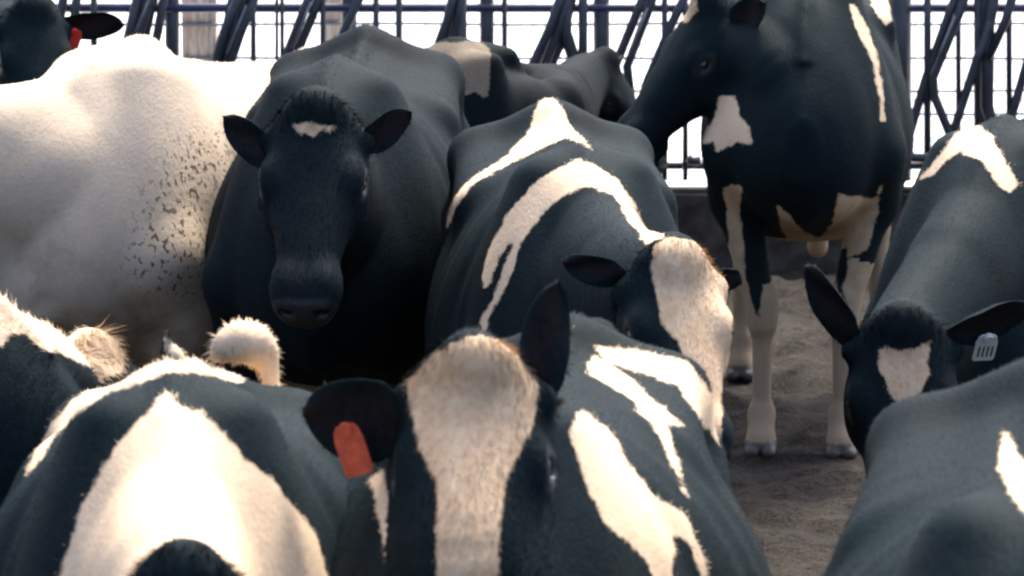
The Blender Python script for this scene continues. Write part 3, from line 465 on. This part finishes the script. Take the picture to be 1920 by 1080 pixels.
    sidev = np.cross(bd, hn); sidev /= np.linalg.norm(sidev, axis=1)[:, None] + 1e-6; wd = .0011
    L_ = L_[:, None]
    V = np.empty((n, 3, 3)); V[:, 0] = hp - sidev * wd - hn * .001; V[:, 1] = hp + sidev * wd - hn * .001; V[:, 2] = hp + bd * L_
    fcv = np.repeat(ish * 1.0, 3); wv = np.repeat(hwv + rng.randn(n) * .0025, 3); T = np.arange(n * 3).reshape(n, 3)
    np_mesh('hair', V.reshape(-1, 3), T, mat, dict(white=wv, bare=np.zeros(n * 3), specks=np.repeat(bl(specks[:, None])[:, 0], 3), face=fcv), rootE, custom=np.repeat(hn, 3, axis=0))
    # eyes
    th_, ph_ = np.meshgrid(np.linspace(0, math.pi, 10), np.linspace(0, 2 * math.pi, 17)[:-1], indexing='ij')
    for sy in (-1, 1):
        S = np.stack([.021 * np.cos(th_), .017 * np.sin(th_) * np.cos(ph_), .0165 * np.sin(th_) * np.sin(ph_)], -1).reshape(-1, 3)
        Vv = np.array([HP(.172, .1035 * sy, -.062)]) + S @ np.array([hx, hy, hz]); n_ = 16
        F = [(i * n_ + j, i * n_ + (j + 1) % n_, (i + 1) * n_ + (j + 1) % n_, (i + 1) * n_ + j) for i in range(9) for j in range(n_)]
        np_mesh('eye', Vv, np.array(F), EYE, parent=rootE)
    # ear tags
    for (side, tm, u, vv, tw, thh, lb, ra) in tags:
        base, dv, fv, L0 = earinfo[side]; fv = fv - dv * fv.dot(dv); fv /= np.linalg.norm(fv); c0 = base + dv * L0 * u + fv * .02
        dn = dirL((0, 0, -1)) ; dn = dn - fv * dn.dot(fv); dn /= np.linalg.norm(dn); sdv = np.cross(dn, fv); dn, sdv = dn * math.cos(ra) + sdv * math.sin(ra), sdv * math.cos(ra) - dn * math.sin(ra); c0 = c0 + sdv * vv
        ring = [(-.3, 0), (.3, 0), (.42, .1), (.5, .3), (.5, .92), (.42, 1), (-.42, 1), (-.5, .92), (-.5, .3), (-.42, .1)]
        V = []; 
        for z in (0, .0035):
            for x, y in ring: V.append(c0 + sdv * x * tw + dn * y * thh + fv * (z + .010 * y))
        k_ = len(ring); F = [tuple(range(k_))[::-1], tuple(range(k_, 2 * k_))] + [(i, (i + 1) % k_, k_ + (i + 1) % k_, k_ + i) for i in range(k_)]
        me = bpy.data.meshes.new('ear_tag'); me.from_pydata([tuple(q) for q in V], [], F); me.materials.append(tm); me.update()
        o = bpy.data.objects.new('ear_tag', me); C.objects.link(o); o.parent = rootE
        if lb: o['label'] = lb
        if tm is WTAG:          # faint upright strokes of the printed number, too small to read
            VV = []; FF = []
            for q in range(4):
                for x, y in ((-.36 + q * .2, .42), (-.28 + q * .2, .42), (-.28 + q * .2, .84), (-.36 + q * .2, .84)): VV.append(tuple(c0 + sdv * x * tw + dn * y * thh + fv * (.0035 + .010 * y + .0008)))
                FF.append(tuple(range(q * 4, q * 4 + 4)))
            pm = bpy.data.meshes.new('tag_print'); pm.from_pydata(VV, [], FF); pm.materials.append(INK); po = bpy.data.objects.new('tag_print', pm); C.objects.link(po); po.parent = o
        bm = bpy.data.meshes.new('tag_button'); VV = []; FF = []
        for q in range(10): VV.append(tuple(c0 + sdv * .011 * math.cos(q * .628) + dn * (.006 + .011 * math.sin(q * .628)) + fv * .012))
        VV += [tuple(np.array(q) - fv * .012) for q in VV]; FF = [tuple(range(10))] + [(i, (i + 1) % 10, 10 + (i + 1) % 10, 10 + i) for i in range(10)]
        bm.from_pydata(VV, [], FF); bm.materials.append(tm); ob = bpy.data.objects.new('tag_button', bm); C.objects.link(ob); ob.parent = o
    return rootE
PARTS = {}
# ------------------------------------------------------------------ the setting: pen floor, curb, feed alley
def vnoise(x, y, seed):
    xi = np.floor(x).astype(int); yi = np.floor(y).astype(int); fx = x - xi; fy = y - yi; fx = fx * fx * (3 - 2 * fx); fy = fy * fy * (3 - 2 * fy)
    def hsh(a, b): 
        q = np.sin(a * 127.1 + b * 311.7 + seed * 74.7) * 43758.5453; return q - np.floor(q)
    return (hsh(xi, yi) * (1 - fx) + hsh(xi + 1, yi) * fx) * (1 - fy) + (hsh(xi, yi + 1) * (1 - fx) + hsh(xi + 1, yi + 1) * fx) * fy
def ground():
    xs = np.unique(np.concatenate([[-300, -60, -20, -8, -5], np.arange(-3.4, 3.4, .03), [5, 8, 20, 60, 300]])); ys = np.unique(np.concatenate([[-60, -10, 0, 3], np.arange(5, 16.9, .03), [17.0]]))
    X, Y = np.meshgrid(xs, ys, indexing='ij')
    Z = .045 * (vnoise(X * 3, Y * 3, 1) - .5) + .05 * (vnoise(X * 9, Y * 9, 2) - .5) + .022 * (vnoise(X * 24, Y * 24, 3)) ** 2
    Z = np.where((np.abs(X) < 3.3) & (Y > 5), Z, 0) 
    P = np.stack([X, Y, Z], -1).reshape(-1, 3); nx, ny = X.shape; i = np.arange(nx * ny).reshape(nx, ny)
    Q = np.stack([i[:-1, :-1], i[1:, :-1], i[1:, 1:], i[:-1, 1:]], -1).reshape(-1, 4)
    m, nt, bs = nodes_of('manure_dirt'); v = mapping(nt, (1, 1, 1)); a = noise(nt, 2.5, 5, .6, v); b = noise(nt, 45, 4, .75, v); c = noise(nt, 130, 3, .7, v)
    col = mix_c(nt, step_n(nt, a.outputs[0], .35, .7), (.020, .0165, .0125), (.044, .037, .028)); col = mix_c(nt, step_n(nt, b.outputs[0], .50, .60), col, (.016, .013, .011))
    col = mix_c(nt, math_n(nt, 'MULTIPLY', step_n(nt, c.outputs[0], .55, .65), .6), col, (.10, .088, .07))
    nt.links.new(col, bs.inputs['Base Color']); bs.inputs['Roughness'].default_value = .92; bs.inputs['Specular IOR Level'].default_value = .15
    nt.links.new(bump(nt, c.outputs[0], .006, .8, bump(nt, b.outputs[0], .02, 1.0)), bs.inputs['Normal'])
    tag(np_mesh('ground', P, Q, m), kind='structure')
ground()
def box(name, lo, hi, mat, parent=None, bev=.006):
    import bmesh
    bm = bmesh.new(); bmesh.ops.create_cube(bm, size=1.0)
    for v in bm.verts: v.co = Vector([lo[i] + (v.co[i] + .5) * (hi[i] - lo[i]) for i in range(3)])
    if bev: bmesh.ops.bevel(bm, geom=bm.edges[:], offset=bev, segments=2, affect='EDGES')
    me = bpy.data.meshes.new(name); bm.to_mesh(me); bm.free(); me.materials.append(mat); o = bpy.data.objects.new(name, me); C.objects.link(o); o.parent = parent
    return o
FY = 16.8
curbm = flat_material('stained_concrete', (.055, .045, .037), .9, .2, var=.5, bscale=7)
o = box('feed_curb', (-30, FY - .09, -.1), (30, FY + .03, .325), curbm, bev=.02)
tag(o, 'low dark stained concrete curb running under the steel feed barrier', 'curb')
alleym = flat_material('pale_concrete', (.66, .67, .68), .8, .3, var=.06, bscale=2)
o = box('feed_alley', (-300, FY + .034, -.2), (300, 400, .30), alleym, bev=0); tag(o, kind='structure')

def tube_mesh(name, pts, r, mat, parent=None, seg=10, flat=1.0):
    V = []; F = []; pts = [np.array(p, float) for p in pts]
    for i, p in enumerate(pts):
        d = (pts[min(i + 1, len(pts) - 1)] - pts[max(i - 1, 0)]); d /= np.linalg.norm(d)
        u = np.cross(d, [0, 1, 0]) if abs(d[1]) < .9 else np.cross(d, [0, 0, 1]); u /= np.linalg.norm(u); w = np.cross(d, u)
        rr = r[i] if isinstance(r, (list, tuple)) else r
        for k in range(seg): a = 2 * math.pi * k / seg; V.append(tuple(p + (u * math.cos(a) + w * math.sin(a) * flat) * rr))
    for i in range(len(pts) - 1):
        for k in range(seg): F.append((i * seg + k, i * seg + (k + 1) % seg, (i + 1) * seg + (k + 1) % seg, (i + 1) * seg + k))
    F.append(tuple(range(seg))[::-1]); F.append(tuple(range((len(pts) - 1) * seg, len(pts) * seg)))
    me = bpy.data.meshes.new(name); me.from_pydata(V, [], F); me.materials.append(mat); me.update()
    me.polygons.foreach_set('use_smooth', [len(p.vertices) == 4 for p in me.polygons])
    o = bpy.data.objects.new(name, me); C.objects.link(o); o.parent = parent; return o

steel = flat_material('dark_painted_steel', (.030, .034, .042), .45, .5, var=.35, bscale=14)
navy = flat_material('navy_painted_rail', (.022, .026, .075), .45, .5, var=.25, bscale=14)
worn = flat_material('worn_galvanised_edge', (.16, .18, .20), .4, .5, .3, var=.3, bscale=30)
fx = lambda px, py, y=FY: at_y(px, py, y)
fence = bpy.data.objects.new('feed_barrier', None); C.objects.link(fence); fence.location = (0, FY, .32)
tag(fence, 'dark steel headlock feed barrier of upright and slanting bars behind the herd', 'feed barrier')
def T(name, pts, wpx, mat=steel, dy=0.0, flat=1.0):
    W = [at_y(x, y, FY + dy) for x, y in pts]
    W = [w - np.array([0, FY, .32]) for w in W]
    return tube_mesh(name, W, wpx * 1.2 / 476 / 2, mat, fence, flat=flat)
zt = at_y(960, 15, FY)[2]; zb = .41
tube_mesh('top_rail', [(-4.5, 0, zt - .32), (4.5, 0, zt - .32)], .0185, navy, fence)
tube_mesh('upper_rail', [(-4.5, 0, zt - .32 + .32), (4.5, 0, zt - .32 + .32)], .0185, navy, fence)
tube_mesh('bottom_rail', [(-4.5, 0, zb - .32), (4.5, 0, zb - .32)], .0165, steel, fence)
TOP, BOT = -150, 338
for x, w in ((-330, 22), (15, 24), (323, 23), (655, 24), (913, 23), (1128, 26), (1362, 22), (1683, 44), (2010, 24), (2300, 24)): T('post', [(x, TOP), (x, BOT)], w, dy=.02)
for x, w in ((-260, 10), (-180, 10), (-70, 10), (176, 11), (475, 9), (519, 6), (529, 7), (605, 9), (705, 10), (748, 11), (946, 9), (1093, 15), (1246, 10), (1285, 9), (1739, 12), (1797, 9), (1832, 11), (1892, 10), (1990, 10), (2080, 10), (2200, 10)): T('bar', [(x, TOP), (x, BOT)], w, dy=-.03)
SL = [[(270, -60), (240, 70), (205, 200), (150, 330)], [(300, -60), (262, 60), (225, 200), (210, 330)], [(318, -60), (296, 60), (262, 200), (300, 330)],
      [(470, -60), (420, 60), (380, 200), (330, 330)], [(500, -60), (452, 60), (405, 200), (440, 330)], [(460, -60), (436, 60), (400, 200), (350, 330)],
      [(600, -60), (566, 30), (535, 110), (490, 330)], [(618, -60), (586, 30), (553, 110), (560, 330)],
      [(700, -60), (645, 60), (610, 200), (580, 330)],
      [(862, -60), (838, 40), (812, 110), (760, 330)], [(875, -60), (857, 40), (840, 110), (800, 330)], [(862, -60), (864, 110), (868, 330)],
      [(1070, -60), (1030, 55), (990, 140), (930, 330)], [(1078, -60), (1050, 50), (1022, 120), (980, 330)], [(1062, -60), (1060, 60), (1085, 140), (1100, 330)],
      [(1220, -40), (1196, 20), (1155, 120), (1090, 330)], [(1236, -40), (1214, 25), (1176, 125), (1200, 330)], [(1300, -40), (1262, 40), (1215, 150), (1195, 215), (1180, 330)],
      [(150, -60), (140, 30), (118, 110), (90, 330)], [(128, -60), (112, 40), (60, 200), (40, 330)],
      [(1812, -60), (1780, 25), (1735, 150), (1702, 265), (1690, 330)], [(1828, -60), (1797, 30), (1750, 145), (1752, 180), (1785, 262), (1800, 330)],
      [(1856, 40), (1832, 110), (1790, 240), (1784, 265)], [(1868, -40), (1853, 50), (1851, 200), (1866, 250), (1900, 330)], [(1915, -60), (1885, 40), (1853, 110)],
      [(1960, 40), (1925, 120), (1896, 222), (1894, 330)], [(2060, -60), (2000, 60), (1950, 200), (1900, 330)]]
for i, q in enumerate(SL): T('slanting_bar', q, 15 if i not in (11, 14, 23) else 21, dy=-.05 + .012 * (i % 3))
for q in ([(279, 0), (249, 70)], [(462, 10), (425, 100)], [(583, 5), (547, 90)], [(1214, 15), (1178, 105)], [(1791, 30), (1745, 140)]): T('worn_edge', q, 3.5, worn, dy=-.085)
for q, w in (([(290, -60), (262, 72), (230, 200), (215, 330)], 30), ([(460, -60), (438, 50), (410, 130), (370, 330)], 36), ([(868, -60), (853, 50), (832, 120), (780, 330)], 28),
             ([(1078, -60), (1048, 70), (1022, 130), (960, 330)], 28), ([(1850, -60), (1846, 60), (1848, 160), (1852, 330)], 20)): T('slanting_bar', q, w, dy=-.015, flat=.3)
for p in ([(1700, 286), (1712, 295), (1745, 297)], [(1290, 296), (1300, 302), (1314, 300)]): T('latch', p, 15, dy=-.08)

# wire stock fence on wooden posts beyond the alley edge
WY = 18.5
wire = flat_material('wire_grey', (.06, .075, .09), .5, .5)
woodm, nt, bs = nodes_of('weathered_wood'); v = mapping(nt, (30, 30, 3)); a = noise(nt, 2.4, 4, .65, v); b = noise(nt, 5, 3, .5, mapping(nt, (1, 1, 1)))
cc = mix_c(nt, step_n(nt, a.outputs[0], .35, .68), (.20, .15, .11), (.40, .35, .29)); cc = mix_c(nt, math_n(nt, 'MULTIPLY', step_n(nt, b.outputs[0], .5, .7), .5), cc, (.33, .22, .17))
nt.links.new(cc, bs.inputs['Base Color']); bs.inputs['Roughness'].default_value = .85; nt.links.new(bump(nt, a.outputs[0], .01, .8), bs.inputs['Normal'])
wf = bpy.data.objects.new('wire_fence', None); C.objects.link(wf); wf.location = (0, WY, .30); tag(wf, 'thin wire mesh fence on pale weathered wooden posts beyond the dark feed barrier', 'wire fence')
for py in (-35, 45, 110, 170, 213, 262, 300):
    z = at_y(960, py, WY)[2] - .30
    tube_mesh('wire', [(-5.2 + .4 * k, 0, z + .004 * math.sin(k * 1.7 + py)) for k in range(27)], .007, wire, wf, seg=6)
for k in range(40): 
    x = -4.6 + k * .235 + .01 * math.sin(k * 3.1); tube_mesh('wire', [(x, .004, .02), (x, .004, .9)], .0022, wire, wf, seg=5)
for px in (-1010, 372, 620, 2400):
    x = at_y(px, 60, WY)[0]; h = .074 if px != 620 else .045
    o = box('wooden_post', (x - h, .012, .002), (x + h, .012 + 2 * h, 1.05), woodm, wf, bev=.012)

# ------------------------------------------------------------------ the herd
BLK = coat_material('hide_black_white')
LEGS = coat_material('hide_muddy_legs', mud=.8, brown=.1)
WHT = coat_material('hide_cream', white=(.62, .50, .36), stain=.6, mud=.9, specks=.9, tan=(.56, .46, .36))
BRN = coat_material('hide_brown_black', black=(.0052, .0105, .0132), brown=.2)
FAR = coat_material('hide_tan_patch', white=(.15, .125, .09), tan=(.12, .09, .065), black=(.0028, .0066, .0088), brown=0)
NOEAR = None

def build_A():
    build_cow('A', 'solid black cow facing the camera with a small white tuft between its ears', -93, 1.05, (-.5, 0, 1.40), (688, 62), (590, 198, 9.45), (-93, 52, 0),
              mat=BRN, res=.010, belly=.96, hs=.93, base_white=-.2, white_legs=-.3, lenx=1.0,
              ears=(dict(dir=(-.95, .85, .1), face=(.5, .1, .7), L=.155, W=.040, fold=-.9, at=.12), dict(dir=(-.7, 1, .1), face=(.7, .2, .5), L=.15, W=.04, at=.075)))
def build_B():
    build_cow('B', 'black cow with a broad cream blaze and an orange tag in its drooping ear', -99, .98, (-.5, 0, 1.36), (1075, 618), (885, 668, 6.55), (-92, 66, 0),
              mat=BLK, res=.009, drop=.03, belly=1.2, hair=26000,
              ears=(dict(dir=(-.10, 1, .0), face=(.55, .0, .75), L=.185, W=.078, cup=.9, at=.10), dict(dir=(-1.0, .16, .0), face=(.0, .45, .9), L=.235, W=.050, cup=1.15, fold=-.3, at=.09)),
              tags=((0, ORANGE, .62, -.002, .048, .085, 'orange plastic ear tag', -.3),))
def build_C():
    build_cow('C', 'black cow with white stripes over its back and a cream face turned right', -86, 1.0, (-.5, 0, 1.40), (1032, 200), (1264, 478, 8.35), (-78, 52, 0),
              mat=BLK, res=.010, hair=16000, hs=.86, belly=.92, hair_len=.006,
              ears=(dict(dir=(-.25, 1, .1), face=(.7, .1, .6), L=.14, W=.034, at=.02), dict(dir=(-.1, .9, -.7), face=(.6, .2, .3), L=.12, W=.035, at=.02)),
              tags=())
def build_E():
    def tail(g, W):          # tail flicked up over the rump, its tip curled to the side
        pts = [(505, 800, 7.7), (510, 725, 7.7), (502, 680, 7.7), (488, 656, 7.7), (468, 643, 7.68), (446, 641, 7.66), (424, 650, 7.65), (408, 664, 7.65), (398, 672, 7.65)]
        rr = [.022, .015, .020, .032, .038, .036, .027, .016, .006]
        for i in range(len(pts) - 1): g.cap(W(*pts[i]), W(*pts[i + 1]), rr[i], rr[i], rr[i + 1], rr[i + 1], side=(.3, 1, .2), k=.01)
        w = [(330, 700, 7.45), (322, 668, 7.45), (312, 645, 7.45), (316, 615, 7.45)]; rr = [.03, .02, .008, .0065]
        for i in range(3): g.cap(W(*w[i]), W(*w[i + 1]), rr[i], rr[i], rr[i + 1], rr[i + 1], side=(.3, 1, .2), k=.012)
    build_cow('E', 'black cow at the front left with a large white patch over its shoulders', -88, 1.0, (.5, 0, 1.405), (318, 738), (345, 1062, 6.0), (-90, 40, 0),
              mat=BLK, res=.010, belly=1.08, drop=.13, lenx=.9, hair=20000, ears=(dict(dir=(.7, .8, -.7)), dict(dir=(.7, .8, -.7))), extra=tail,
              whites=((495, 660, 7.7, .10), (440, 635, 7.7, .08), (400, 665, 7.7, .05)))
def build_F():
    build_cow('F', 'black cow with a fuzzy cream crest reaching in at the left edge, head lowered', -14, .98, (.45, 0, 1.39), (-230, 478), (175, 648, 8.75), (-20, 34, 0),
              mat=BLK, res=.011, hair=20000, hair_len=.017, ears=(dict(dir=(.3, .9, -.9)), dict(dir=(.3, .9, -.9))))
def build_G():
    build_cow('G', 'tall black cow standing on white front legs at the right, head turned left', -95, 1.05, (.5, 0, 1.395), (1512, -26), (1326, -4, 13.05), (-167, 54, 10),
              mat=LEGS, res=.011, belly=.88, hindw=1.2, teats=False, legw=.72, white_legs=.62, hair=12000,
              ears=(dict(dir=(-.5, .9, .3), face=(.6, 0, .5)), dict(dir=(-.6, .9, .3), face=(.5, 0, .5))))
def build_H():
    build_cow('H', 'small dark cow with a tan shoulder patch beside the feed barrier', -16, .88, (.5, 0, 1.38), (935, 100), (1140, 106, 15.0), (-20, 58, 0),
              mat=FAR, res=.013, hair=8000, lenx=.7, drop=.10, ears=(None, None), white_legs=.1)
def build_J():
    build_cow('J', 'black cow in the lower right corner with a white patch on its side', -96, 1.04, (-.5, 0, 1.40), (1948, 690), (2350, 980, 5.6), (-70, 50, 0),
              mat=BLK, res=.011, hair=16000, belly=1.12, ears=(None, None))
def build_L():
    build_cow('L', 'dark cow at the right edge with a white withers band and white ear tag', -106, 1.0, (.45, 0, 1.40), (1872, 252), (1695, 600, 9.0), (-92, 66, 0),
              mat=BLK, res=.011, hair=14000, drop=.06, belly=.9,
              ears=(dict(dir=(-1.1, .75, .1), face=(.4, .5, .5), L=.225, W=.05), dict(dir=(-.3, 1, .1), face=(.7, 0, .3), at=.025)),
              tags=((1, WTAG, .45, .0, .05, .07, 'white plastic ear tag', 0),))
def build_M():
    build_cow('M', 'black cow half hidden in the top left corner with a red ear tag', -80, 1.0, (.45, 0, 1.40), (-20, -40), (62, 10, 13.4), (-75, 55, 0),
              mat=BLK, res=.013, hair=8000, ears=(None, dict(dir=(.1, 1, .0), at=.03)), tags=((1, RED, .22, 0, .06, .07, 'red plastic ear tag', .3),))
def build_W():
    build_cow('W', 'cream white cow standing side on at the left with brown specks on its flank', -120, 1.05, (.5, 0, 1.39), (200, 112), (-330, 140, 10.5), (-120, 50, 0),
              mat=WHT, res=.011, base_white=.1, drop=.09, belly=1.06, deep=.2, lenx=.92, hair_len=.006, hair=16000, ears=(None, None), ear_white=(.1, .1))
for f in (build_A, build_B, build_C, build_E, build_F, build_G, build_H, build_J, build_L, build_M, build_W): f()
